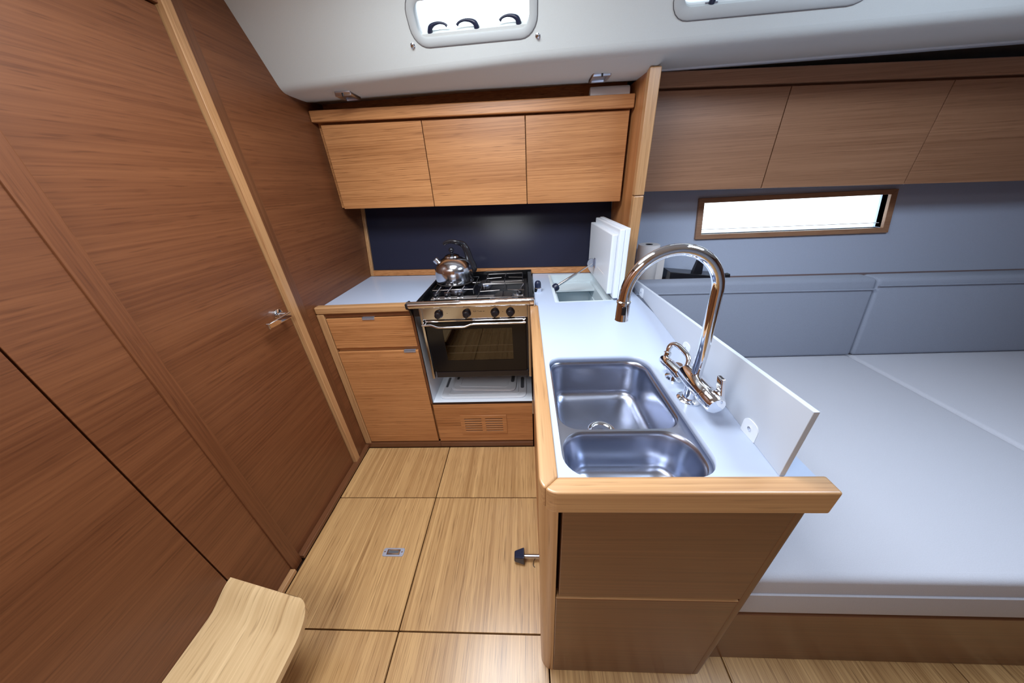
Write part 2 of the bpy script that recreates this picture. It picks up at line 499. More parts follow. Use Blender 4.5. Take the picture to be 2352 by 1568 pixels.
link('soffit', bm, M['liner'], ceil, smooth=True)
# roof with its openings
OP = [(-0.56, 0.02, 0.46, 1.02), (0.85, 1.45, 0.20, 0.80), (-0.98, -0.40, -0.95, -0.15)]
outer = [(-1.06, YB - 0.05), (XR + 0.05, YB - 0.05), (XR + 0.05, 1.3), (-1.06, 1.44)]
link('roof_panel', holed(outer, [[(a, c), (b, c), (b, e), (a, e)] for a, b, c, e in OP], ZC, ZC + 0.03), M['liner'], ceil)

# far walls (out of the picture: they close the cabin)
struct(box('wall_right', XR, XR + 0.04, YB, 2.1, -0.02, 2.1, M['brown_y'], bevel=0))
bm = NB(); bx(bm, -1.06, 0.4, YB - 0.04, YB, -0.02, 2.1); struct(link('wall_front', bm, M['oak_x'], bevel=0))
bm = NB(); bx(bm, 0.4, XR, YB - 0.04, YB, -0.02, 2.1); link('panel', bm, M['hull'], bpy.data.objects['wall_front'], bevel=0)

# roof windows
def coach_window(name, x0, x1, zl, zr, ht, fw, latches):
    """zl/zr: height of the glass bottom at left and right"""
    def pt(u, v, off):
        x = x0 + (x1 - x0) * u
        z = zl + (zr - zl) * u + v
        return coach(x, z, off)
    W = x1 - x0
    def loop(grow, off, r, n=6):
        sl = math.sqrt(1 + 0.72 ** 2)
        o = []
        for (a, b) in rrect(-grow, W + grow, -grow, ht * sl + grow, r, n):
            o.append(pt(a / W, b / sl, off))
        return o
    bm = NB()
    ring_strip(bm, [loop(fw, 0.0, fw + 0.03), loop(fw, 0.002, fw + 0.03), loop(fw - 0.003, 0.004, fw + 0.028),
                    loop(0.004, 0.004, 0.033), loop(0.0, 0.001, 0.03), loop(-0.001, -0.014, 0.029)])
    wn = struct(link(name, bm, M['liner2'], smooth=True))
    gp = loop(fw + 0.0012, 0.0008, fw + 0.031)
    link('gasket', tube(NB(), gp + [gp[0]], 0.0014, 6), M['gasket'], wn, smooth=True)
    bm = NB()
    ring_strip(bm, [loop(-0.001, -0.014, 0.029), loop(-0.002, -0.034, 0.028)])
    link('reveal', bm, M['frame_w'], wn, smooth=True)
    bm = NB(); bm.faces.new([bm.verts.new(p) for p in loop(-0.001, -0.026, 0.029)])
    link('pane', bm, M['pane'], wn)
    for (bu, tu) in latches:
        # curved black latch: thick foot, thin hooked arm
        ctrl = [(bu, 0.000), (bu + (tu - bu) * 0.02, 0.012), (bu + (tu - bu) * 0.10, 0.022), (bu + (tu - bu) * 0.32, 0.0285),
                (bu + (tu - bu) * 0.62, 0.0305), (bu + (tu - bu) * 0.88, 0.027), (tu, 0.021)]
        P_ = [pt((a - x0) / W, v * 0.85, -0.010 + 0.0008 * i) for i, (a, v) in enumerate(ctrl)]
        P_, R_ = bez([tuple(p) for p in P_], [0.0092, 0.0095, 0.0080, 0.0052, 0.0037, 0.0034, 0.0046], 4)
        link('latch', tube(NB(), P_, R_, 10), M['blue_black'], wn, smooth=True)
        q = [pt((bu - 0.018 - x0) / W, 0.001, -0.012), pt((bu + 0.018 - x0) / W, 0.001, -0.012)]
        link('latch_plate', tube(NB(), q, 0.003, 8), M['alu'], wn, smooth=True)
    return wn
coach_window('window_1', W1[0], W1[1], 1.874, 1.864, 0.073, 0.026,
             [(-0.319, -0.252), (-0.148, -0.216), (-0.002, -0.066)])
coach_window('window_2', W2[0], W2[1], 1.859, 1.845, 0.076, 0.030, [(0.60, 0.66), (0.80, 0.74)])
coach_window('window_4', W4[0], W4[1], 1.835, 1.821, 0.076, 0.030, [(1.60, 1.66)])
for (sx, sz, lb) in ((-0.391, 1.861, 'left'), (0.063, 1.844, 'right')):
    c = coach(sx, sz, 0.0); nn = Vector((-0.13, -1, -0.72)).normalized()
    o = link('snap_stud', lathe(NB(), [(0.0085, -0.001), (0.0085, 0.002), (0.006, 0.004), (0.0055, 0.007), (0.002, 0.0085)], c, nn, 16), M['steel'], smooth=True)
    tag(o, 'round metal press stud in the headliner below the %s corner of the latched window' % lb, 'stud', 'press studs under the roof window')

# small soffit lamps
def lamp(cx, cy, rot, label):
    z = 1.789 - 0.8 * sdrop(cx); t = thing('ceiling_lamp', label, 'lamp', (cx, cy, z), 'soffit lamps over the galley')
    R_ = Matrix.Translation((cx, cy, 0)) @ Matrix.Rotation(rot, 4, 'Z')
    sk = Matrix(((1, -0.22, 0, 0), (0, 1, 0, 0), (0, 0, 1, 0), (0, 0, 0, 1)))
    hx, hy_ = 0.036, 0.048
    bm = holed(rrect(-hx, hx, -hy_, hy_, 0.005, 3), [rrect(-hx + 0.009, hx - 0.009, -hy_ + 0.009, hy_ - 0.009, 0.003, 3)], z - 0.016, z + 0.012)
    xform(bm, R_); link('bezel', bm, M['alu'], t)
    bm = prism(NB(), rrect(-hx + 0.009, hx - 0.009, -hy_ + 0.009, hy_ - 0.009, 0.003, 3), z - 0.010, z + 0.008)
    xform(bm, R_); link('lens', bm, M['alu'], t)
    bm = prism(NB(), rrect(-0.004, 0.004, -hy_ - 0.002, -hy_ + 0.004, 0.001, 2), z - 0.018, z - 0.006)
    xform(bm, R_); link('catch', bm, M['black'], t)
lamp(-0.770, 1.662, 0.0, 'small square chrome lamp in the soffit at the left, above the leftmost cupboard door')
lamp(0.318, 1.580, 0.0, 'small square chrome lamp in the soffit at the right, above the white roll')

# ------------------------------------------------------------------ galley back panel and partition
def BY(x, z): return 1.900 - 0.089 * (x + 1.02) + 0.24 * (z - 0.905)
bp = thing('splashback', 'glossy navy blue splashback panel with oak edging behind the cooker', 'splashback', (-0.25, 1.86, 0.905))
def bslab(xa, xb, za, zb, o0, dp):
    bm = NB(); slab(bm, (xa, BY(xa, zb) + o0, zb), (xb, BY(xb, zb) + o0, zb), (xb, BY(xb, za) + o0, za), (xa, BY(xa, za) + o0, za), (0, dp, 0)); return bm
link('panel', bslab(-0.998, 0.4895, 0.94, 1.42, 0.012, 0.012), M['navy'], bp)
link('bottom_rail', bslab(-1.0, 0.484, 0.9065, 0.938, -0.002, 0.022), M['oak_x'], bp, bevel=0.0015)
link('side_rail', bslab(-1.0195, -0.999, 0.9065, 1.42, -0.002, 0.024), M['edge_z'], bp, bevel=0.0015)

pt_ = struct(box('wall_middle', 0.490, 0.524, 1.515, 1.86, 0.906, 1.757, M['oak_z'], bevel=0.001))
bm = NB(); bx(bm, 0.485, 0.529, 1.485, 1.520, 1.322, 1.757); link('edge_trim', bm, M['edge_z'], pt_, bevel=0.004)
bm = NB(); bx(bm, 0.485, 0.529, 1.485, 1.520, 0.906, 1.320); link('edge_trim', bm, M['edge_z'], pt_, bevel=0.004)

# ------------------------------------------------------------------ upper cupboards over the galley
uc = thing('wall_cupboard', 'long oak wall cupboard with three doors and an open shelf on top, over the cooker', 'cupboard', (-0.27, 1.85, 1.30))
def VY(x, o=0.0): return 1.763 - 0.0753 * (x + 0.989) + o       # door face
def zt(x): return 1.696 - 0.0275 * (x + 0.989)
def zb(x): return 1.319 - 0.0185 * (x + 0.989)
def cslab(xa, xb, fza, fzb, o, dp):
    bm = NB(); slab(bm, (xa, VY(xa, o), fzb(xa)), (xb, VY(xb, o), fzb(xb)), (xb, VY(xb, o), fza(xb)), (xa, VY(xa, o), fza(xa)), (0, dp, 0)); return bm
link('body', cslab(-1.019, 0.4835, lambda x: zb(x) + 0.004, lambda x: zt(x) + 0.012, 0.030, 0.20), M['oak_x'], uc)
for (a, b) in ((-0.990, -0.4795), (-0.4755, 0.0125), (0.0165, 0.474)):
    link('door', cslab(a, b, zb, zt, 0.0, 0.019), M['oak_face'], uc, bevel=0.0012)
link('shelf', cslab(-1.019, 0.4835, lambda x: zt(x) + 0.012, lambda x: zt(x) + 0.024, 0.0, 0.13), M['oak_x'], uc)
link('fiddle_rail', cslab(-1.019, 0.4845, lambda x: zt(x) + 0.010 - 0.004 * (x + 1), lambda x: zt(x) + 0.056 - 0.002 * (x + 1), -0.024, 0.020), M['oak_face'], uc, bevel=0.004)
link('back_board', cslab(-1.019, 0.4835, lambda x: zt(x) + 0.02, lambda x: 1.835, 0.118, 0.010), M['oak_x'], uc)
# roll on the shelf
rx0, rx1 = 0.302, 0.468
def RC(x): return Vector((x, VY(x, 0.030), zt(x) + 0.024 + 0.034))
rl = thing('paper_roll', 'white paper roll lying on the shelf above the cupboards beside the partition', 'roll', RC(0.385) - Vector((0, 0, 0.034)))
a_, b_ = RC(rx0), RC(rx1); d_ = (b_ - a_).normalized(); Lr = (b_ - a_).length
bm = lathe(NB(), [(0.010, 0), (0.0325, 0.0), (0.034, 0.003), (0.0342, Lr / 2), (0.034, Lr - 0.003), (0.0325, Lr), (0.010, Lr)], a_, d_, 28, False, False)
link('paper', bm, M['paper'], rl, smooth=True)
bm = lathe(NB(), [(0.010, 0), (0.010, Lr)], a_, d_, 20, True, True); link('core', bm, M['dark'], rl, smooth=True)

# ------------------------------------------------------------------ left base cabinet
FY = 1.30
bc = thing('base_cabinet', 'oak base cabinet with one drawer over one door, left of the cooker', 'cabinet', (-0.78, 1.5, 0.0))
box('body', -1.0185, -0.556, FY + 0.02, 1.86, 0.034, 0.884, M['oak_x'], bc, bevel=0)
box('liner', -0.5555, -0.546, FY + 0.004, 1.84, 0.325, 0.898, M['white'], bc, bevel=0)
box('stile', -1.0185, -0.983, FY - 0.004, FY + 0.03, 0.026, 0.884, M['edge_z'], bc, bevel=0.003)
box('edge_strip', -0.5565, -0.546, FY - 0.001, FY + 0.012, 0.326, 0.884, M['red_z'], bc, bevel=0.001)
box('top_rail', -0.981, -0.557, FY + 0.004, FY + 0.03, 0.866, 0.885, M['red_x'], bc, bevel=0)
dw = box('drawer', -0.979, -0.558, FY - 0.001, FY + 0.0185, 0.697, 0.861, M['oak_x'], bc, bevel=0.0015)
dd = box('door', -0.980, -0.5595, FY - 0.001, FY + 0.0185, 0.041, 0.674, M['oak_x'], bc, bevel=0.0015)
for par, cx, cz in ((dw, -0.768, 0.8605), (dd, -0.603, 0.6735)):
    bm = NB(); bx(bm, cx - 0.030, cx + 0.030, FY - 0.004, FY + 0.012, cz + 0.0005, cz + 0.0035); bx(bm, cx - 0.030, cx + 0.030, FY - 0.004, FY - 0.0015, cz - 0.010, cz + 0.0035)
    link('finger_pull', bm, M['latch'], par, bevel=0.0008)
box('toe_kick', -1.0, -0.5485, FY - 0.010, FY + 0.01, 0.0005, 0.0335, M['brown_x'], bc, bevel=0.001)

lw = thing('worktop', 'short white worktop with an oak front edge, left of the cooker', 'worktop', (-0.78, 1.6, 0.885))
bm = prism(NB(), [(-1.0185, FY + 0.034), (-0.548, FY + 0.034), (-0.548, BY(-0.548, 0.905) - 0.003), (-1.0185, BY(-1.0185, 0.905) - 0.003)], 0.885, 0.905)
link('top', bm, M['worktop'], lw)
bm = NB(); bx(bm, -1.0185, -0.5485, FY - 0.006, FY + 0.034, 0.886, 0.922); link('edge_rail', bm, M['edge_x'], lw, bevel=0.007, seg=3)

# ------------------------------------------------------------------ cooker bay
cb = thing('cooker_bay', 'oak plinth with an air vent and white shelf space under the gimballed cooker', 'cabinet', (-0.26, 1.5, 0.0))
box('front_panel', -0.5475, 0.0125, FY - 0.001, FY + 0.018, 0.040, 0.322, M['oak_x'], cb, bevel=0.0015)
box('toe_kick', -0.5475, 0.012, FY - 0.010, FY + 0.01, 0.0005, 0.0335, M['brown_x'], cb, bevel=0.001)
box('shelf', -0.5455, 0.0125, FY + 0.002, 1.84, 0.310, 0.328, M['white'], cb, bevel=0)
box('edging', -0.5475, 0.0125, FY - 0.002, FY + 0.008, 0.3225, 0.3285, M['dark'], cb, bevel=0)
box('back_liner', -0.5455, 0.036, 1.80, 1.815, 0.328, 0.88, M['white'], cb, bevel=0)
vx0, vx1, vz0, vz1 = -0.404, -0.137, 0.102, 0.240
sl = []
mid = (vx0 + vx1) / 2
for k in range(6):
    zc = vz1 - 0.026 - k * 0.0175
    for (a, b) in ((vx0 + 0.022, mid - 0.010), (mid + 0.010, vx1 - 0.022)):
        sl.append([(x, z) for x, z in rrect(a, b, zc - 0.0036, zc + 0.0036, 0.0034, 3)])
bm = holed(rrect(vx0, vx1, vz0, vz1, 0.002, 2), sl, 0, 0.005)
xform(bm, Matrix(((1, 0, 0, 0), (0, 0, 1, FY - 0.006), (0, 1, 0, 0), (0, 0, 0, 1))))
vn = link('air_vent', bm, M['oak_x'], cb)
box('backing', vx0 + 0.01, vx1 - 0.01, FY - 0.0012, FY - 0.0008, vz0 + 0.01, vz1 - 0.01, M['slot'], vn, bevel=0)

# chopping board stowed under the cooker
def board(label, x0, x1, y0, y1, z, rot, group=None):
    cx, cy = (x0 + x1) / 2, (y0 + y1) / 2
    t = thing('chopping_board', label, 'chopping board', (cx, cy, z), group)
    T = Matrix.Translation((cx, cy, 0)) @ Matrix.Rotation(rot, 4, 'Z') @ Matrix.Translation((-cx, -cy, 0))
    hl = [rrect(x0 + 0.014, x0 + 0.028, y0 + 0.10, y0 + 0.20, 0.0065, 5), rrect(x1 - 0.032, x1 - 0.012, y0 + 0.08, y0 + 0.19, 0.0095, 5)]
    bm = holed(rrect(x0, x1, y0, y1, 0.035, 8), hl, z, z + 0.010); xform(bm, T)
    link('slab', bm, M['board'], t, bevel=0)
    for h_ in hl:
        q = prism(NB(), h_, z + 0.003, z + 0.0108); xform(q, T); link('shade_infill', q, M['shade_infill'], t)  # dark infill standing in for the shade inside the handle holes
    gr = holed(rrect(x0 + 0.045, x1 - 0.045, y0 + 0.028, y1 - 0.028, 0.018, 5), [rrect(x0 + 0.052, x1 - 0.052, y0 + 0.035, y1 - 0.035, 0.014, 5)], z + 0.010, z + 0.0135)
    xform(gr, T); link('rim', gr, M['board'], t)
    gr = holed(rrect(x0 + 0.006, x1 - 0.006, y0 + 0.006, y1 - 0.006, 0.03, 6), [rrect(x0 + 0.010, x1 - 0.010, y0 + 0.010, y1 - 0.010, 0.028, 6)], z + 0.010, z + 0.012)
    xform(gr, T); link('lip', gr, M['board'], t)
board('larger white plastic chopping board with rimmed top, lying on the shelf under the oven', -0.515, -0.020, 1.335, 1.66, 0.3285, 0.0)
board('thin white plastic chopping board resting on top of the larger board under the oven', -0.455, -0.075, 1.385, 1.68, 0.3425, -0.05)

# ------------------------------------------------------------------ cooker
ck = thing('cooker', 'black and stainless steel gas cooker with oven hung between the worktops', 'cooker', (-0.245, 1.55, 0.51))
CX0, CX1, CY = -0.498, 0.010, 1.290
# oven carcass (open box so the oven can be looked into)
bm = NB()
bx(bm, CX0 + 0.01, CX0 + 0.03, CY + 0.012, 1.74, 0.525, 0.895); bx(bm, CX1 - 0.03, CX1 - 0.01, CY + 0.012, 1.74, 0.525, 0.895)
bx(bm, CX0 + 0.03, CX1 - 0.03, CY + 0.012, 1.74, 0.525, 0.560); bx(bm, CX0 + 0.03, CX1 - 0.03, 1.72, 1.74, 0.56, 0.86)
bx(bm, CX0 + 0.03, CX1 - 0.03, CY + 0.012, 1.74, 0.838, 0.872)
link('carcass', bm, M['soot'], ck)
bm = NB(); bx(bm, CX0 + 0.031, CX1 - 0.031, CY + 0.03, 1.715, 0.561, 0.5635); bx(bm, CX0 + 0.031, CX1 - 0.031, 1.70, 1.715, 0.561, 0.835)
link('oven_lining', bm, M['ovenin'], ck)
# control panel
cp = box('control_panel', CX0 + 0.002, CX1 - 0.010, CY - 0.002, CY + 0.012, 0.843, 0.905, M['steel'], ck, bevel=0.002)
for kx in (-0.417, -0.284, -0.151, -0.079):
    k_ = link('knob', lathe(NB(), [(0.021, 0), (0.020, 0.004), (0.0165, 0.008), (0.0155, 0.022), (0.0145, 0.026), (0.011, 0.028), (0, 0.0285)], (kx, CY - 0.002, 0.872), (0, -1, 0), 24), M['black'], ck, smooth=True)
    bm = NB(); bx(bm, kx - 0.003, kx + 0.003, CY - 0.0335, CY - 0.028, 0.858, 0.886); link('knob_grip', bm, M['black'], k_, bevel=0.001)
# small markings on the control panel: maker's square mark, a short line of lettering, dial ticks
lx = -0.252
def marks(name, rects):
    bm = NB()
    for (a, b, c, e) in rects: bx(bm, lx + a, lx + b, CY - 0.0028, CY - 0.0018, 0.878 + c, 0.878 + e)
    link(name, bm, M['soot'], cp)
marks('maker_mark', ((0, 0.0012, 0, 0.009), (0, 0.013, 0, 0.0012), (0.0118, 0.013, 0, 0.009), (0.0058, 0.007, 0.004, 0.010)))
marks('lettering', ((0.020, 0.024, 0.004, 0.0052), (0.0215, 0.0225, 0, 0.005), (0.026, 0.029, 0.000, 0.001), (0.026, 0.027, 0, 0.0035), (0.0305, 0.034, 0, 0.0032), (0.0355, 0.037, 0, 0.0032), (0.0385, 0.041, 0, 0.003), (0.046, 0.050, 0, 0.003), (0.0515, 0.0525, 0, 0.004)))
for kx in (-0.379, -0.117, -0.045):
    box('dial_mark', kx, kx + 0.004, CY - 0.0028, CY - 0.0018, 0.874, 0.8755, M['soot'], cp, bevel=0)
# fascia strip and door
box('chrome_strip', CX0 + 0.010, CX1 - 0.018, CY - 0.008, CY + 0.010, 0.833, 0.841, M['chrome'], ck, bevel=0.002)
dr_ = NB()
dx0, dx1, dz0, dz1 = CX0 + 0.008, CX1 - 0.022, 0.552, 0.831
gx0, gx1, gz0, gz1 = -0.412, -0.076, 0.616, 0.792
bm = holed([(dx0, dz0), (dx1, dz0), (dx1, dz1), (dx0, dz1)], [[(gx0, gz0), (gx1, gz0), (gx1, gz1), (gx0, gz1)]], 0, 0.022)
xform(bm, Matrix(((1, 0, 0, 0), (0, 0, 1, CY - 0.006), (0, 1, 0, 0), (0, 0, 0, 1))))
dro = link('oven_door', bm, M['enamel'], ck)
bm = NB(); bm.faces.new([bm.verts.new(p) for p in ((gx0, CY - 0.004, gz0), (gx1, CY - 0.004, gz0), (gx1, CY - 0.004, gz1), (gx0, CY - 0.004, gz1))])
link('oven_window', bm, M['ovenglass'], dro)
# wavy handle rod
hp = []
for i in range(41):
    t = i / 40; x = CX0 - 0.002 + t * (CX1 - CX0 - 0.018)
    s = 0.0
    if 0.10 < t < 0.50: s = 1.0
    if 0.07 <= t <= 0.17: s = 0.5 - 0.5 * math.cos(PI * (t - 0.07) / 0.10)
    if 0.40 <= t <= 0.50: s = 0.5 + 0.5 * math.cos(PI * (t - 0.40) / 0.10)
    hp.append((x, CY - 0.026 - 0.010 * s, 0.826 - 0.009 * s))
link('handle', tube(NB(), hp, 0.0048, 12), M['chrome'], dro, smooth=True)
for x in (CX0 + 0.010, CX1 - 0.028): box('handle_mount', x - 0.006, x + 0.006, CY - 0.026, CY - 0.004, 0.820, 0.832, M['chrome'], dro, bevel=0.002)
box('bottom_rail', CX0 + 0.014, CX1 - 0.012, CY - 0.004, CY + 0.05, 0.513, 0.548, M['black'], ck, bevel=0.003)
box('foot', -0.40, -0.30, CY + 0.03, CY + 0.13, 0.500, 0.525, M['soot'], ck, bevel=0.003)
box('foot', -0.20, -0.10, CY + 0.03, CY + 0.13, 0.496, 0.525, M['soot'], ck, bevel=0.003)
for x in (CX0 - 0.008, CX1 - 0.010):
    box('side_strip', x, x + 0.012, CY - 0.012, CY + 0.014, 0.512, 0.905, M['steel'], ck, bevel=0.002)
for z_, y_ in ((0.676, CY + 0.040), (0.638, CY + 0.035)):
    bm = NB()
    tube(bm, [(gx0 - 0.03, y_, z_), (gx1 + 0.04, y_, z_)], 0.0034, 8)
    for k in range(9):
        xx = gx0 - 0.02 + k * 0.045
        tube(bm, [(xx, y_, z_), (xx, y_ + 0.28, z_)], 0.0016, 6)
    link('oven_rack', bm, M['latch'], ck, smooth=True)
# fiddle bar across the front, with its end bracket
by, bz, br = 1.262, 0.930, 0.0165
link('towel_bar', tube(NB(), [(-0.548, by, bz), (0.030, by, bz)], br, 24), M['chrome'], ck, smooth=True)
bm = NB()
prf = [(-0.020, 0.012), (0.030, 0.012), (0.040, -0.045), (0.020, -0.060), (0.010, -0.030), (-0.018, -0.012)]
for x in (-0.551, ):
    a = [bm.verts.new((x, by + p, bz + q)) for p, q in prf]; b = [bm.verts.new((x + 0.010, by + p, bz + q)) for p, q in prf]
    bm.faces.new(a); bm.faces.new(b[::-1])
    for i in range(len(prf)): bm.faces.new((a[i], a[(i + 1) % len(prf)], b[(i + 1) % len(prf)], b[i]))
bx(bm, -0.541, -0.500, CY + 0.004, CY + 0.014, 0.86, 0.925)
link('bar_bracket', bm, M['black'], ck, bevel=0.002)
box('bar_end', 0.028, 0.033, 1.242, 1.290, 0.9125, 0.945, M['chrome'], ck, bevel=0.002)
# hob: black tray with raised sides, steel strips
HZ = 0.892
box('hob_tray', CX0 - 0.016, 0.006, CY + 0.012, 1.786, 0.872, HZ, M['enamel'], ck, bevel=0.002)
bm = NB(); bx(bm, CX0 - 0.030, CX0 - 0.016, CY + 0.006, 1.798, 0.868, 0.926); bx(bm, 0.006, 0.030, CY + 0.006, 1.798, 0.868, 0.928)
bx(bm, CX0 - 0.030, 0.030, 1.786, 1.798, 0.868, 0.934)
link('hob_surround', bm, M['enamel'], ck, bevel=0.003)
bm = NB()
bx(bm, -0.490, -0.018, 1.424, 1.462, HZ + 0.002, HZ + 0.006)
bx(bm, -0.470, -0.018, 1.690, 1.716, HZ + 0.002, HZ + 0.006)
link('trim_strip', bm, M['satin'], ck, bevel=0.001)
# low front rail of the hob
bm = NB(); tube(bm, [(-0.49, 1.315, 0.930), (-0.49, 1.315, 0.916), (-0.01, 1.315, 0.916), (-0.01, 1.315, 0.930)], 0.004, 8)
link('front_rail', bm, M['soot'], ck, smooth=True)
# burners
for (x, y, r) in ((-0.385, 1.585, 0.045), (-0.115, 1.420, 0.052), (-0.235, 1.655, 0.032)):
    b_o = link('burner', lathe(NB(), [(r * 1.35, 0), (r * 1.35, 0.004), (r, 0.006), (r, 0.013), (r * 0.92, 0.016)], (x, y, HZ), n=28), M['alu'], ck, smooth=True)
    link('burner_cap', lathe(NB(), [(r * 0.86, 0.016), (r * 0.86, 0.021), (r * 0.75, 0.023)], (x, y, HZ), n=28), M['soot'], b_o, smooth=True)
# pan supports
def grate(x0, x1, y0, y1, z, cxs):
    bm = NB(); r = 0.0023
    lp = [(x0, y0, z), (x1, y0, z), (x1, y1, z), (x0, y1, z), (x0, y0, z)]
    for a, b in zip(lp, lp[1:]): tube(bm, [a, b], r, 8)
    for x, y in ((x0, y0), (x1, y0), (x0, y1), (x1, y1)): tube(bm, [(x, y, z), (x, y, HZ)], r, 8)
    for cx, cy in cxs:
        for dx, dy in ((1, 0), (-1, 0), (0, 1), (0, -1)):
            ex = x1 if dx > 0 else x0 if dx < 0 else cx
            ey = y1 if dy > 0 else y0 if dy < 0 else cy
            tube(bm, [(cx + dx * 0.02, cy + dy * 0.02, z + 0.004), (ex, ey, z)], r, 8)
    link('pan_support', bm, M['darksteel'], ck, smooth=True)
grate(-0.488, -0.275, 1.475, 1.70, 0.928, [(-0.385, 1.585)])
grate(-0.235, -0.012, 1.335, 1.545, 0.928, [(-0.115, 1.430)])
grate(-0.225, -0.022, 1.560, 1.745, 0.928, [(-0.120, 1.655)])
# pan clamps on the front strip
for x in (-0.462, -0.405, -0.340, -0.037):
    c_ = link('pan_clamp', lathe(NB(), [(0.011, 0), (0.0115, 0.004), (0.0105, 0.010), (0.006, 0.014), (0, 0.0145)], (x, 1.432, 0.914), (0, -1, 0.1), 16), M['black'], ck, smooth=True)
    bm = NB(); bx(bm, x - 0.014, x + 0.016, 1.434, 1.446, 0.896, 0.926); tube(bm, [(x, 1.442, 0.924), (x + 0.020, 1.480, 0.944)], 0.0025, 8)
    link('clamp_arm', bm, M['steel'], c_, smooth=False)
# gimbal block at the right side
box('side_block', CX1 + 0.001, 0.024, CY + 0.004, CY + 0.06, 0.56, 0.88, M['black'], ck, bevel=0.002)

# ------------------------------------------------------------------ kettle
kx, ky, kz = -0.392, 1.605, 0.9345
kt = thing('kettle', 'round polished steel whistling kettle with black handle, standing on the cooker', 'kettle', (kx, ky, kz))
prof = [(0.092, 0.0), (0.099, 0.003), (0.101, 0.008), (0.1025, 0.030), (0.1020, 0.064)]
for i in range(1, 13):
    a = i / 12 * 1.19
    prof.append((0.1020 * math.cos(a) , 0.064 + 0.078 * math.sin(a)))
bd = link('body', lathe(NB(), prof, (kx, ky, kz), n=56), M['steel'], kt, smooth=True)
link('base_ring', lathe(NB(), [(0.088, -0.0005), (0.1015, 0.0), (0.1025, 0.004), (0.100, 0.006)], (kx, ky, kz), n=48), M['soot'], kt, smooth=True)
lt = 0.1345
ld = link('lid', lathe(NB(), [(0.043, lt), (0.040, lt + 0.007), (0.025, lt + 0.013), (0.010, lt + 0.016)], (kx, ky, kz), n=36), M['steel'], kt, smooth=True)
link('lid_knob', lathe(NB(), [(0.012, lt + 0.014), (0.009, lt + 0.018), (0.006, lt + 0.021), (0.009, lt + 0.024), (0.0135, lt + 0.029), (0.0145, lt + 0.035), (0.0125, lt + 0.042), (0.006, lt + 0.047), (0, lt + 0.048)], (kx, ky, kz), n=24), M['black'], ld, smooth=True)
sd = Vector((-0.62, -0.10, 0.78)).normalized()
sp0 = Vector((kx - 0.068, ky - 0.012, kz + 0.100))
sp = link('spout', lathe(NB(), [(0.017, 0), (0.0155, 0.020), (0.0155, 0.024)], sp0, sd, 24), M['steel'], kt, smooth=True)
link('whistle', lathe(NB(), [(0.013, 0.022), (0.0165, 0.024), (0.0165, 0.036), (0.014, 0.038), (0.004, 0.0385)], sp0, sd, 20), M['alu'], sp, smooth=True)
hc = [(0.101, 0.046), (0.103, 0.062), (0.098, 0.084), (0.088, 0.112), (0.082, 0.144), (0.074, 0.170), (0.058, 0.193), (0.034, 0.206), (0.004, 0.212), (-0.022, 0.208), (-0.036, 0.199)]
rs_ = [0.014, 0.021, 0.022, 0.0205, 0.0185, 0.0180, 0.0160, 0.0120, 0.0100, 0.0095, 0.0085]
pp, rr = bez([(kx + a, ky + 0.02 * (a > 0.05), kz + b) for a, b in hc], rs_, 5)
link('handle', tube(NB(), pp, rr, 16, flat=0.75), M['black'], kt, smooth=True)

# ------------------------------------------------------------------ peninsula: cabinet, worktop, sink
IX = 0.013; IY = 0.358; IR = 0.512
ic = thing('sink_cabinet', 'oak peninsula cabinet with a rounded corner post and a large shade-darkened door', 'cabinet', (0.26, 0.85, 0.0))
bm = NB()
bx(bm, IX + 0.006, 0.026, IY + 0.06, 1.30, 0.0, 0.852)
bx(bm, 0.026, 0.045, 1.285, 1.30, 0.30, 0.84)
link('side_panel', bm, M['oak_z'], ic)
box('aft_side', 0.036, 0.046, 1.30, 1.84, 0.328, 0.884, M['white'], ic, bevel=0)
box('back_panel', IR - 0.024, IR - 0.001, IY + 0.03, 1.85, 0.0, 0.884, M['brown_y'], ic, bevel=0)
# rounded corner post
pr = [(IX, IY + 0.07)]
for i in range(9):
    a = PI + 0.5 * PI * i / 8
    pr.append((IX + 0.034 + 0.034 * math.cos(a), IY + 0.034 + 0.034 * math.sin(a)))
pr += [(IX + 0.036, IY), (IX + 0.036, IY + 0.07)]
link('corner_post', prism(NB(), pr, 0.0005, 0.853), M['edge_z'], ic, smooth=True)
box('frame', IX + 0.037, IR - 0.026, IY + 0.0195, IY + 0.0210, 0.0005, 0.884, M['dark'], ic, bevel=0)  # thin dark sheet that paints shade into the gaps around the door
link('end_post', prism(NB(), rrect(IR - 0.024, IR, IY, IY + 0.05, [0.002, 0.012, 0.002, 0.002], 5), 0.0005, 0.853), M['brown_z'], ic, smooth=True)
box('door', 0.0565, IR - 0.0275, IY - 0.003, IY + 0.019, 0.502, 0.846, M['brown_x'], ic, bevel=0.0018)
box('lower_panel', IX + 0.0365, IR - 0.0245, IY - 0.001, IY + 0.02, 0.0005, 0.484, M['brown_x'], ic, bevel=0.003)
box('panel_highlight', IX + 0.0375, IR - 0.026, IY - 0.0015, IY + 0.02, 0.4842, 0.489, M['edge_x'], ic, bevel=0.0015)  # pale strip painting the highlight along the panel's top edge
box('top_strip', 0.05, IR - 0.0245, IY + 0.002, IY + 0.02, 0.8475, 0.856, M['edge_x'], ic, bevel=0.001)
bm = NB(); bx(bm, IX - 0.0015, IX + 0.0055, 1.235, 1.262, 0.30, 0.395); link('hinge_plate', bm, M['alu'], ic, bevel=0.001)
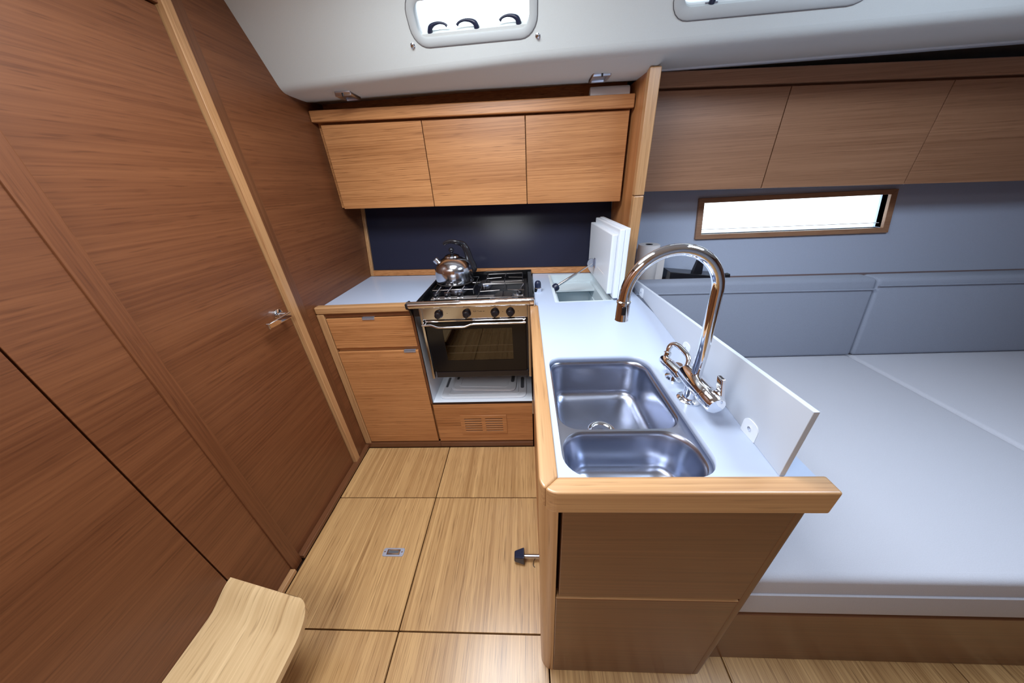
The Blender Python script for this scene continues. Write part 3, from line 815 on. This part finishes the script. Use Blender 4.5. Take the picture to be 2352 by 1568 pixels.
# raised oak fiddle, mitred at the corner
wt = thing('sink_worktop', 'large white L-shaped worktop with raised oak edging, holding the sink', 'worktop', (0.26, 0.9, 0.885))
OXL = 0.012; OYF = 0.342; IXL = 0.0485; IYF = 0.377; RR = 0.036
arc = [(OXL + RR + RR * math.cos(PI + 0.5 * PI * i / 12), OYF + RR + RR * math.sin(PI + 0.5 * PI * i / 12)) for i in range(13)]
left = [(OXL, 1.272)] + arc[:7] + [(IXL, IYF), (IXL, 1.255), (IXL - 0.016, 1.280), (OXL + 0.01, 1.282)]
front = [arc[6]] + arc[7:] + [(IR + 0.012, OYF), (IR + 0.012, IYF), (IXL, IYF)]
link('side_edging', prism(NB(), left, 0.8535, 0.911), M['edge_y'], wt, bevel=0.006, seg=3)
link('front_edging', prism(NB(), front, 0.8535, 0.911), M['edge_x'], wt, bevel=0.006, seg=3)
def cox(y): return 0.4475 + 0.0836 * (y - 0.375)
SK = (0.062, 0.360, 0.3785, 0.817)
IB = (0.128, 0.404, 1.300, 1.770)
outer = [(IXL - 0.002, IYF), (IR, IYF), (IR, 1.45), (0.4835, 1.486), (0.4835, BY(0.4835, 0.905) - 0.003), (0.0375, BY(0.0375, 0.905) - 0.003), (0.0375, 1.27), (IXL - 0.002, 1.25)]
top = holed(outer, [rrect(SK[0], SK[1], SK[2], SK[3], [0.055, 0.055, 0.06, 0.04], 8), rrect(*IB, 0.006, 3)], 0.885, 0.905)
link('top', top, M['worktop'], wt)

sk = thing('sink', 'stainless steel double bowl sink set into the white worktop', 'sink', (0.21, 0.59, 0.75))
sz = 0.8845
b1 = (0.068, 0.353, 0.5225, 0.821); b2 = (0.069, 0.352, 0.3835, 0.5165)
R1 = [0.050, 0.045, 0.055, 0.040]; R2 = [0.045, 0.05, 0.060, 0.050]
link('flange', holed(rrect(SK[0] - 0.012, SK[1] + 0.012, SK[2] - 0.012, SK[3] + 0.012, 0.05, 6), [rrect(*b1, R1, 10), rrect(*b2, R2, 10)], sz - 0.0015, sz), M['sink'], sk)
def bowl(b, R_, depth, taper, mat, dc):
    bm = NB(); loops = []
    segs = [(0.0, 0.0), (0.003, 0.003), (0.006, 0.010)]
    for i in range(1, 5): segs.append((0.006 + (taper - 0.006) * i / 5, 0.010 + (depth - 0.045) * i / 5))
    for i in range(0, 7):
        a = 0.5 * PI * i / 6
        segs.append((taper + 0.030 * (1 - math.cos(a)), depth - 0.030 + 0.030 * math.sin(a)))
    for ins, dz in segs:
        rr_ = [max(r - ins * 0.5, 0.012) for r in R_]
        loops.append([Vector((x, y, sz - 0.0005 - dz)) for x, y in rrect(b[0] + ins, b[1] - ins, b[2] + ins, b[3] - ins, rr_, 10)])
    vs_ = ring_strip(bm, loops)
    # bottom, falling slightly to the drain
    last = loops[-1]; c = Vector((dc[0], dc[1], last[0].z - 0.003))
    prev = vs_[-1]
    for t in (0.35, 0.7):
        cur = [bm.verts.new(p.lerp(c, t)) for p in last]
        n = len(last)
        for k in range(n): bm.faces.new((prev[k], prev[(k + 1) % n], cur[(k + 1) % n], cur[k]))
        prev = cur
    bm.faces.new(prev)
    return link('bowl', bm, mat, sk, smooth=True), c.z
_, dz1 = bowl(b1, R1, 0.132, 0.009, M['sink'], (0.207, 0.662))
_, dz2 = bowl(b2, R2, 0.105, 0.020, M['sink'], (0.215, 0.45))
dcen = (0.205, 0.652, dz1)
dn = link('drain', lathe(NB(), [(0.040, 0.0005), (0.039, 0.004), (0.032, 0.004), (0.026, 0.001), (0.020, -0.006), (0.020, -0.008)], dcen, n=36, cap0=False), M['chrome'], sk, smooth=True)
link('strainer', lathe(NB(), [(0.014, -0.006), (0.013, 0.002), (0.006, 0.005), (0.0, 0.005)], dcen, n=24), M['alu'], dn, smooth=True)

# ------------------------------------------------------------------ icebox in the worktop
ib = thing('icebox', 'white top-opening icebox let into the worktop, its thick lid standing open', 'icebox', (0.27, 1.53, 0.60))
def ibwall(x0, x1, y0, y1, z0, z1, t):
    bm = NB(); a = rrect(x0, x1, y0, y1, 0.008, 3); b = rrect(x0 + t, x1 - t, y0 + t, y1 - t, 0.008, 3)
    ring_strip(bm, [[Vector((x, y, z1)) for x, y in a], [Vector((x, y, z1)) for x, y in b], [Vector((x, y, z0)) for x, y in b]])
    return bm
link('rim', ibwall(IB[0], IB[1], IB[2], IB[3], 0.868, 0.9035, 0.014), M['icebox'], ib)
link('inner_rim', ibwall(IB[0] + 0.014, IB[1] - 0.014, IB[2] + 0.014, IB[3] - 0.014, 0.80, 0.868, 0.016), M['icebox'], ib)
link('tub', ibwall(IB[0] + 0.030, IB[1] - 0.030, IB[2] + 0.030, IB[3] - 0.030, 0.62, 0.80, 0.004), M['icebox'], ib)
bm = NB(); bx(bm, IB[0] + 0.028, IB[1] - 0.028, IB[2] + 0.028, IB[3] - 0.028, 0.612, 0.62); link('tub_floor', bm, M['icebox'], ib)
bm = NB(); bx(bm, IB[0] + 0.015, IB[1] - 0.015, 1.615, IB[3] - 0.015, 0.846, 0.856); link('ledge', bm, M['icebox'], ib)
lid = box('lid', 0.409, 0.428, 1.296, 1.766, 0.909, 1.214, M['white'], ib, bevel=0.0025)
box('insulation', 0.386, 0.4088, 1.298, 1.762, 0.914, 1.211, M['white'], lid, bevel=0.004)
box('inner_panel', 0.362, 0.3858, 1.318, 1.764, 0.930, 1.188, M['white'], lid, bevel=0.004)
box('handle_groove', 0.3612, 0.3622, 1.40, 1.53, 0.998, 1.0005, M['paper'], lid, bevel=0)
gs = link('gas_strut', tube(NB(), [(0.158, 1.535, 0.906), (0.262, 1.560, 0.962)], 0.0072, 14), M['chrome'], ib, smooth=True)
link('rod', tube(NB(), [(0.262, 1.560, 0.962), (0.345, 1.580, 1.007)], 0.0034, 10), M['chrome'], gs, smooth=True)
link('end_fitting', lathe(NB(), [(0.008, -0.012), (0.017, -0.010), (0.021, 0.002), (0.019, 0.014), (0.011, 0.020), (0, 0.021)], (0.150, 1.533, 0.900), (0.9, 0.1, 0.45), 16), M['blue_black'], gs, smooth=True)
link('bracket', lathe(NB(), [(0.0, -0.002), (0.023, -0.002), (0.023, 0.002), (0.0, 0.002)], (0.341, 1.585, 1.010), (0.25, -1, 0), 24), M['alu'], gs, smooth=True)
bm = NB(); bx(bm, 0.3575, 0.3618, 1.575, 1.600, 0.985, 1.032); link('hinge_plate', bm, M['alu'], gs, bevel=0.001)

# black topped button beside the cooker
bt = thing('push_knob', 'small dark domed knob in a chrome collar on the worktop beside the cooker', 'knob', (0.056, 1.462, 0.905))
link('collar', lathe(NB(), [(0.0175, 0.0), (0.0175, 0.021), (0.0155, 0.023)], (0.056, 1.462, 0.905), n=28), M['chrome'], bt, smooth=True)
link('cap', lathe(NB(), [(0.0145, 0.021), (0.0160, 0.025), (0.0162, 0.040), (0.0142, 0.050), (0.009, 0.056), (0, 0.058)], (0.056, 1.462, 0.905), n=28), M['blue_black'], bt, smooth=True)

# ------------------------------------------------------------------ coaming along the worktop
cm = thing('splash_guard', 'pale grey upright guard panel with white brackets along the worktop edge', 'panel', (0.49, 0.9, 0.905))
def ctop(y): return 1.054 - 0.1035 * (y - 0.40)
bm = NB(); ys_ = [0.380, 0.60, 0.90, 1.20, 1.483]
A = []
for y in ys_:
    x = cox(y)
    A.append([bm.verts.new(p) for p in ((x, y, 0.9055), (x, y, ctop(y)), (x + 0.010, y, ctop(y)), (x + 0.010, y, 0.9055))])
for a, b in zip(A, A[1:]):
    for k in range(4): bm.faces.new((a[k], a[(k + 1) % 4], b[(k + 1) % 4], b[k]))
bm.faces.new(A[0]); bm.faces.new(A[-1][::-1])
link('panel', bm, M['guard'], cm, bevel=0.001)
for y in (0.478, 0.815, 1.335):
    x = cox(y)
    bm = prism(NB(), rrect(-0.021, 0.021, -0.004, 0.034, [0.002, 0.002, 0.014, 0.014], 5), 0, 0.003)
    xform(bm, Matrix.Translation((x, y, 0.9095)) @ Matrix(((0, 0, -1, 0), (1, 0, 0, 0), (0, 1, 0, 0), (0, 0, 0, 1))))
    br_ = link('bracket', bm, M['white'], cm)
    link('screw', lathe(NB(), [(0.0045, 0.0), (0.0045, 0.002), (0.002, 0.003)], (x - 0.003, y, 0.926), (-1, 0, 0), 14), M['chrome'], br_, smooth=True)

# ------------------------------------------------------------------ faucets
fc = thing('faucet', 'tall chrome faucet with a high arched neck beside the sink', 'faucet', (0.393, 0.60, 0.905))
C_ = M['chrome']
link('base', lathe(NB(), [(0.028, 0.0003), (0.028, 0.004), (0.0245, 0.007), (0.0165, 0.008), (0.0155, 0.05)], (0.393, 0.600, 0.905), n=32), C_, fc, smooth=True)
ba, bb = Vector((0.386, 0.634, 0.966)), Vector((0.3985, 0.512, 0.956))
ax = (bb - ba); L_ = ax.length
bdy = link('body', lathe(NB(), [(0.019, 0), (0.0215, 0.003), (0.0215, L_ * 0.68), (0.0225, L_ * 0.685), (0.0225, L_ * 0.70), (0.0215, L_ * 0.705), (0.0215, L_ - 0.004), (0.0185, L_), (0, L_ + 0.001)], ba, ax, 32), C_, fc, smooth=True)
nk = [(0.394, 0.600, 0.975), (0.394, 0.600, 1.05), (0.391, 0.600, 1.12), (0.388, 0.600, 1.175)]
cxn, czn, Rn = 0.2955, 1.178, 0.0925
for i in range(0, 25):
    a = math.radians(2 + i * (172.0 / 24))
    nk.append((cxn + Rn * math.cos(a), 0.600 + 0.0 * i, czn + Rn * math.sin(a)))
nk.append((0.2025, 0.600, 1.165))
neck = link('neck', tube(NB(), nk, 0.0118, 22), C_, fc, smooth=True)
lnk = Vector((0.2035, 0.600, 1.170))
hd = link('spray_head', lathe(NB(), [(0.0125, -0.002), (0.0145, 0.0), (0.0145, 0.003), (0.0132, 0.004), (0.0138, 0.030), (0.0142, 0.042), (0.012, 0.043), (0.010, 0.040)], (0.2025, 0.600, 1.169), (0.0, 0.0, -1), 28), C_, fc, smooth=True)
bm = NB(); bx(bm, 0.196, 0.2045, 0.5835, 0.588, 1.143, 1.161); link('spray_button', bm, M['black'], hd, bevel=0.0015)
lv = link('lever_hub', lathe(NB(), [(0.0, -0.001), (0.012, 0), (0.012, 0.012), (0.010, 0.014), (0, 0.014)], (0.403, 0.527, 0.953), (1, 0.05, 0.0), 20), C_, fc, smooth=True)
bm = NB(); hexa(bm, [(0.408, 0.517, 0.952), (0.417, 0.517, 0.952), (0.417, 0.537, 0.952), (0.408, 0.537, 0.952), (0.404, 0.530, 1.012), (0.413, 0.530, 1.012), (0.413, 0.549, 1.012), (0.404, 0.549, 1.012)])
link('lever', bm, C_, fc, bevel=0.0018)

f2 = thing('small_faucet', 'short folded-down chrome faucet behind the tall arched one', 'faucet', (0.405, 0.685, 0.905))
link('base', lathe(NB(), [(0.0255, 0.0003), (0.0255, 0.004), (0.016, 0.007), (0.011, 0.010), (0.011, 0.045)], (0.398, 0.690, 0.905), n=28), C_, f2, smooth=True)
ba, bb = Vector((0.3775, 0.733, 0.943)), Vector((0.390, 0.655, 0.940)); ax = bb - ba; L_ = ax.length
link('body', lathe(NB(), [(0.012, 0), (0.0145, 0.003), (0.0145, L_ * 0.38), (0.0155, L_ * 0.39), (0.0155, L_ * 0.42), (0.0145, L_ * 0.43), (0.0145, L_ * 0.75), (0.0155, L_ * 0.76), (0.0155, L_ - 0.003), (0.012, L_), (0, L_)], ba, ax, 26), C_, f2, smooth=True)
link('stub', lathe(NB(), [(0.009, 0.0), (0.009, 0.010), (0.0105, 0.011), (0.0105, 0.018), (0.008, 0.020)], (0.385, 0.731, 0.944), (0.15, 0.25, 1), 22), C_, f2, smooth=True)
pp, rr = bez([(0.389, 0.738, 0.957), (0.392, 0.742, 0.970), (0.399, 0.743, 0.980), (0.407, 0.731, 0.985), (0.412, 0.708, 0.982), (0.415, 0.685, 0.977), (0.413, 0.672, 0.967), (0.405, 0.664, 0.950)], [0.0072] * 8, 6)
link('spout', tube(NB(), pp, rr, 16), C_, f2, smooth=True)
link('nozzle', lathe(NB(), [(0.008, 0), (0.009, 0.002), (0.009, 0.010), (0.007, 0.011)], (0.407, 0.666, 0.955), (-0.35, 0, -0.94), 20), C_, f2, smooth=True)
link('tap_knob', lathe(NB(), [(0.009, 0), (0.0155, 0.004), (0.0165, 0.016), (0.015, 0.020), (0, 0.021)], (0.389, 0.662, 0.938), (0.12, -1, 0.0), 22), C_, f2, smooth=True)

# ------------------------------------------------------------------ foot pump on the peninsula side
fp = thing('foot_pump', 'black foot pump pedal on a metal stem sticking out of the peninsula near the floor', 'pedal', (-0.03, 0.70, 0.0005))
link('stem', tube(NB(), [(-0.045, 0.676, 0.030), (0.022, 0.676, 0.030)], 0.0075, 12), M['alu'], fp, smooth=True)
bm = NB(); hexa(bm, [(-0.084, 0.660, 0.018), (-0.040, 0.652, 0.006), (-0.040, 0.700, 0.006), (-0.084, 0.692, 0.018), (-0.082, 0.662, 0.044), (-0.042, 0.655, 0.056), (-0.042, 0.698, 0.056), (-0.082, 0.690, 0.044)])
link('pedal', bm, M['blue_black'], fp, bevel=0.004)
pp, rr = bez([(0.004, 0.672, 0.024), (-0.004, 0.664, 0.012), (-0.006, 0.655, 0.005), (0.001, 0.648, 0.003)], [0.0012] * 4, 5)
link('lanyard', tube(NB(), pp, rr, 6), M['black'], fp, smooth=True)

# ------------------------------------------------------------------ companionway step, lower left
st = thing('companion_step', 'pale oak moulded step with a rounded corner and upturned back edge, lower left', 'step', (-0.86, 0.2, 0.0))
def step_z(y): 
    t = (y - 0.330) / 0.09
    return 0.252 + (0.030 * (3 * t * t - 2 * t ** 3) if 0 < t < 1 else (0.030 if t >= 1 else 0.0))
YF = 0.428; XE = -0.700; rC = 0.055
bm = NB(); rows = []
ysn = [-0.60, -0.35, -0.1, 0.1, 0.2, 0.28, 0.33, 0.345, 0.36, 0.373] + [YF - rC + rC * math.sin(0.5 * PI * i / 8) for i in range(1, 9)]
for y in ysn:
    xe = XE - 0.03 * max(0, (0.373 - y)) * 0.2
    if y > YF - rC: xe = XE - rC + math.sqrt(max(0, rC ** 2 - (y - (YF - rC)) ** 2))
    # the far edge runs slightly away towards the bulkhead
    row = []
    for k in range(9):
        u = k / 8; x = WX + 0.001 + (xe - WX - 0.001) * u
        yy = y + (0.050 * (1 - u) if y > 0.2 else 0)
        row.append((x, yy, step_z(y)))
    rows.append(row)
vt = [[bm.verts.new(p) for p in r] for r in rows]; vb = [[bm.verts.new((p[0], p[1], p[2] - 0.022)) for p in r] for r in rows]
for i in range(len(rows) - 1):
    for k in range(8):
        bm.faces.new((vt[i][k], vt[i][k + 1], vt[i + 1][k + 1], vt[i + 1][k])); bm.faces.new((vb[i][k], vb[i + 1][k], vb[i + 1][k + 1], vb[i][k + 1]))
    bm.faces.new((vt[i][8], vb[i][8], vb[i + 1][8], vt[i + 1][8])); bm.faces.new((vt[i][0], vt[i + 1][0], vb[i + 1][0], vb[i][0]))
for k in range(8):
    bm.faces.new((vt[0][k], vb[0][k], vb[0][k + 1], vt[0][k + 1])); bm.faces.new((vt[-1][k], vt[-1][k + 1], vb[-1][k + 1], vb[-1][k]))
bmesh.ops.remove_doubles(bm, verts=bm.verts, dist=1e-5)
link('tread', bm, M['step'], st, smooth=True)
box('riser', WX + 0.022, -0.80, -0.55, -0.02, 0.0005, 0.228, M['red_y'], st, bevel=0.002)

# ------------------------------------------------------------------ saloon beyond the partition
# upper lockers
def SY(x, o=0.0): return 1.70 - 0.04 * (x - 0.5) + o
def stz(x): return 1.722 - 0.035 * (x - 0.6)
def sbz(x): return 1.327 - 0.022 * (x - 0.6)
sc = thing('saloon_locker', 'row of brown veneered wall lockers beyond the partition on the right', 'cupboard', (1.7, 1.8, 1.3))
def sslab(xa, xb, fza, fzb, o, dp):
    bm = NB(); slab(bm, (xa, SY(xa, o), fzb(xb) if False else fzb(xa)), (xb, SY(xb, o), fzb(xb)), (xb, SY(xb, o), fza(xb)), (xa, SY(xa, o), fza(xa)), (0, dp, 0)); return bm
link('body', sslab(0.5255, 2.9, lambda x: sbz(x) + 0.004, lambda x: stz(x) + 0.06, 0.022, 0.20), M['saloon'], sc)
for a, b in ((0.5265, 1.150), (1.154, 1.78), (1.784, 2.40), (2.404, 2.9)):
    link('door', sslab(a, b, sbz, stz, 0.0, 0.018), M['saloon'], sc, bevel=0.0012)
link('fiddle_rail', sslab(0.530, 2.9, lambda x: stz(x) + 0.008, lambda x: stz(x) + 0.062, -0.016, 0.022), M['saloon'], sc, bevel=0.004)
bm = NB(); slab(bm, (0.56, 1.672, 1.793), (2.9, 1.575, 1.777), (2.9, 1.575, 1.770), (0.56, 1.672, 1.785), (0, 0.03, 0))
struct(link('trim_2', bm, M['white'], bevel=0.002))
# ledge
lg = struct(box('trim_1', 0.53, XR, 1.57, 1.845, 0.825, 0.843, M['brown_x'], bevel=0.002))
# settee
se = thing('settee', 'grey upholstered settee with a brown base beyond the peninsula', 'settee', (1.7, 0.95, 0.0))
box('base', 0.535, 2.95, 0.398, 1.46, 0.0005, 0.305, M['brown_x'], se, bevel=0.003)
def cushion(name, x0, x1, y0, y1, z0, z1, mat, par, bev=0.02):
    return link(name, bx(NB(), x0, x1, y0, y1, z0, z1), mat, par, bevel=bev, seg=4, smooth=True)
for a, b in ((0.535, 1.70), (1.705, 2.93)):
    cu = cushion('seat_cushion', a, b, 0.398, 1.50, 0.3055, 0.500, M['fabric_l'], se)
    lp = rrect(a - 0.001, b + 0.001, 0.397, 1.50, 0.02, 4)
    link('piping', tube(NB(), [(x, y, 0.425) for x, y in lp] + [(lp[0][0], lp[0][1], 0.425)], 0.004, 6), M['fabric_l'], cu, smooth=True)
for a, b in ((0.545, 1.70), (1.705, 2.93)):
    bm = NB(); slab(bm, (a, 1.475, 0.920 if a < 1 else 0.902), (b, 1.475, 0.903 if a < 1 else 0.888), (b, 1.42, 0.5005), (a, 1.42, 0.5005), (0, 0.092, 0))
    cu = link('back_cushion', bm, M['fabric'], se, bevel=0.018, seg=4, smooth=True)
    link('piping', tube(NB(), [(a + 0.004, 1.4665, 0.868), (b - 0.004, 1.4645, 0.852)], 0.004, 6), M['fabric'], cu, smooth=True)

# paper towel roll on the ledge behind the partition
pr_ = thing('kitchen_roll', 'white kitchen roll standing on the ledge behind the partition', 'roll', (0.695, 1.765, 0.8435))
link('paper', lathe(NB(), [(0.020, 0), (0.056, 0.0), (0.058, 0.004), (0.058, 0.208), (0.055, 0.212), (0.020, 0.212)], (0.695, 1.765, 0.8435), n=36, cap1=False), M['paper'], pr_, smooth=True)
link('core', lathe(NB(), [(0.020, 0.002), (0.020, 0.2115), (0.017, 0.2115), (0.017, 0.19), (0, 0.19)], (0.695, 1.765, 0.8435), n=24), M['black'], pr_, smooth=True)
bm = NB(); hexa(bm, [(0.748, 1.745, 0.845), (0.790, 1.74, 0.845), (0.790, 1.742, 0.845), (0.748, 1.747, 0.845), (0.735, 1.74, 1.045), (0.782, 1.735, 1.000), (0.782, 1.737, 1.000), (0.735, 1.742, 1.045)])
link('loose_sheet', bm, M['paper'], pr_)
# black tray device on the ledge
bd_ = thing('black_case', 'flat black case with an upright strut lying on the ledge behind the faucet arch', 'case', (0.93, 1.74, 0.8435))
bm = NB(); hexa(bm, [(0.800, 1.665, 0.8437), (1.10, 1.66, 0.8437), (1.10, 1.80, 0.8437), (0.800, 1.80, 0.8437), (0.800, 1.675, 0.918), (1.10, 1.67, 0.880), (1.10, 1.78, 0.880), (0.800, 1.78, 0.918)])
link('tray', bm, M['black'], bd_, bevel=0.003)
bm = NB(); hexa(bm, [(0.935, 1.70, 0.880), (0.99, 1.70, 0.878), (0.99, 1.73, 0.878), (0.935, 1.73, 0.880), (0.955, 1.705, 0.985), (0.985, 1.705, 0.980), (0.985, 1.725, 0.980), (0.955, 1.725, 0.985)])
link('strut', bm, M['black'], bd_, bevel=0.002)
link('rear_foot', lathe(NB(), [(0.006, 0.0), (0.016, 0.006), (0.020, 0.024), (0.016, 0.044), (0, 0.050)], (1.125, 1.70, 0.8437), n=18), M['black'], bd_, smooth=True)
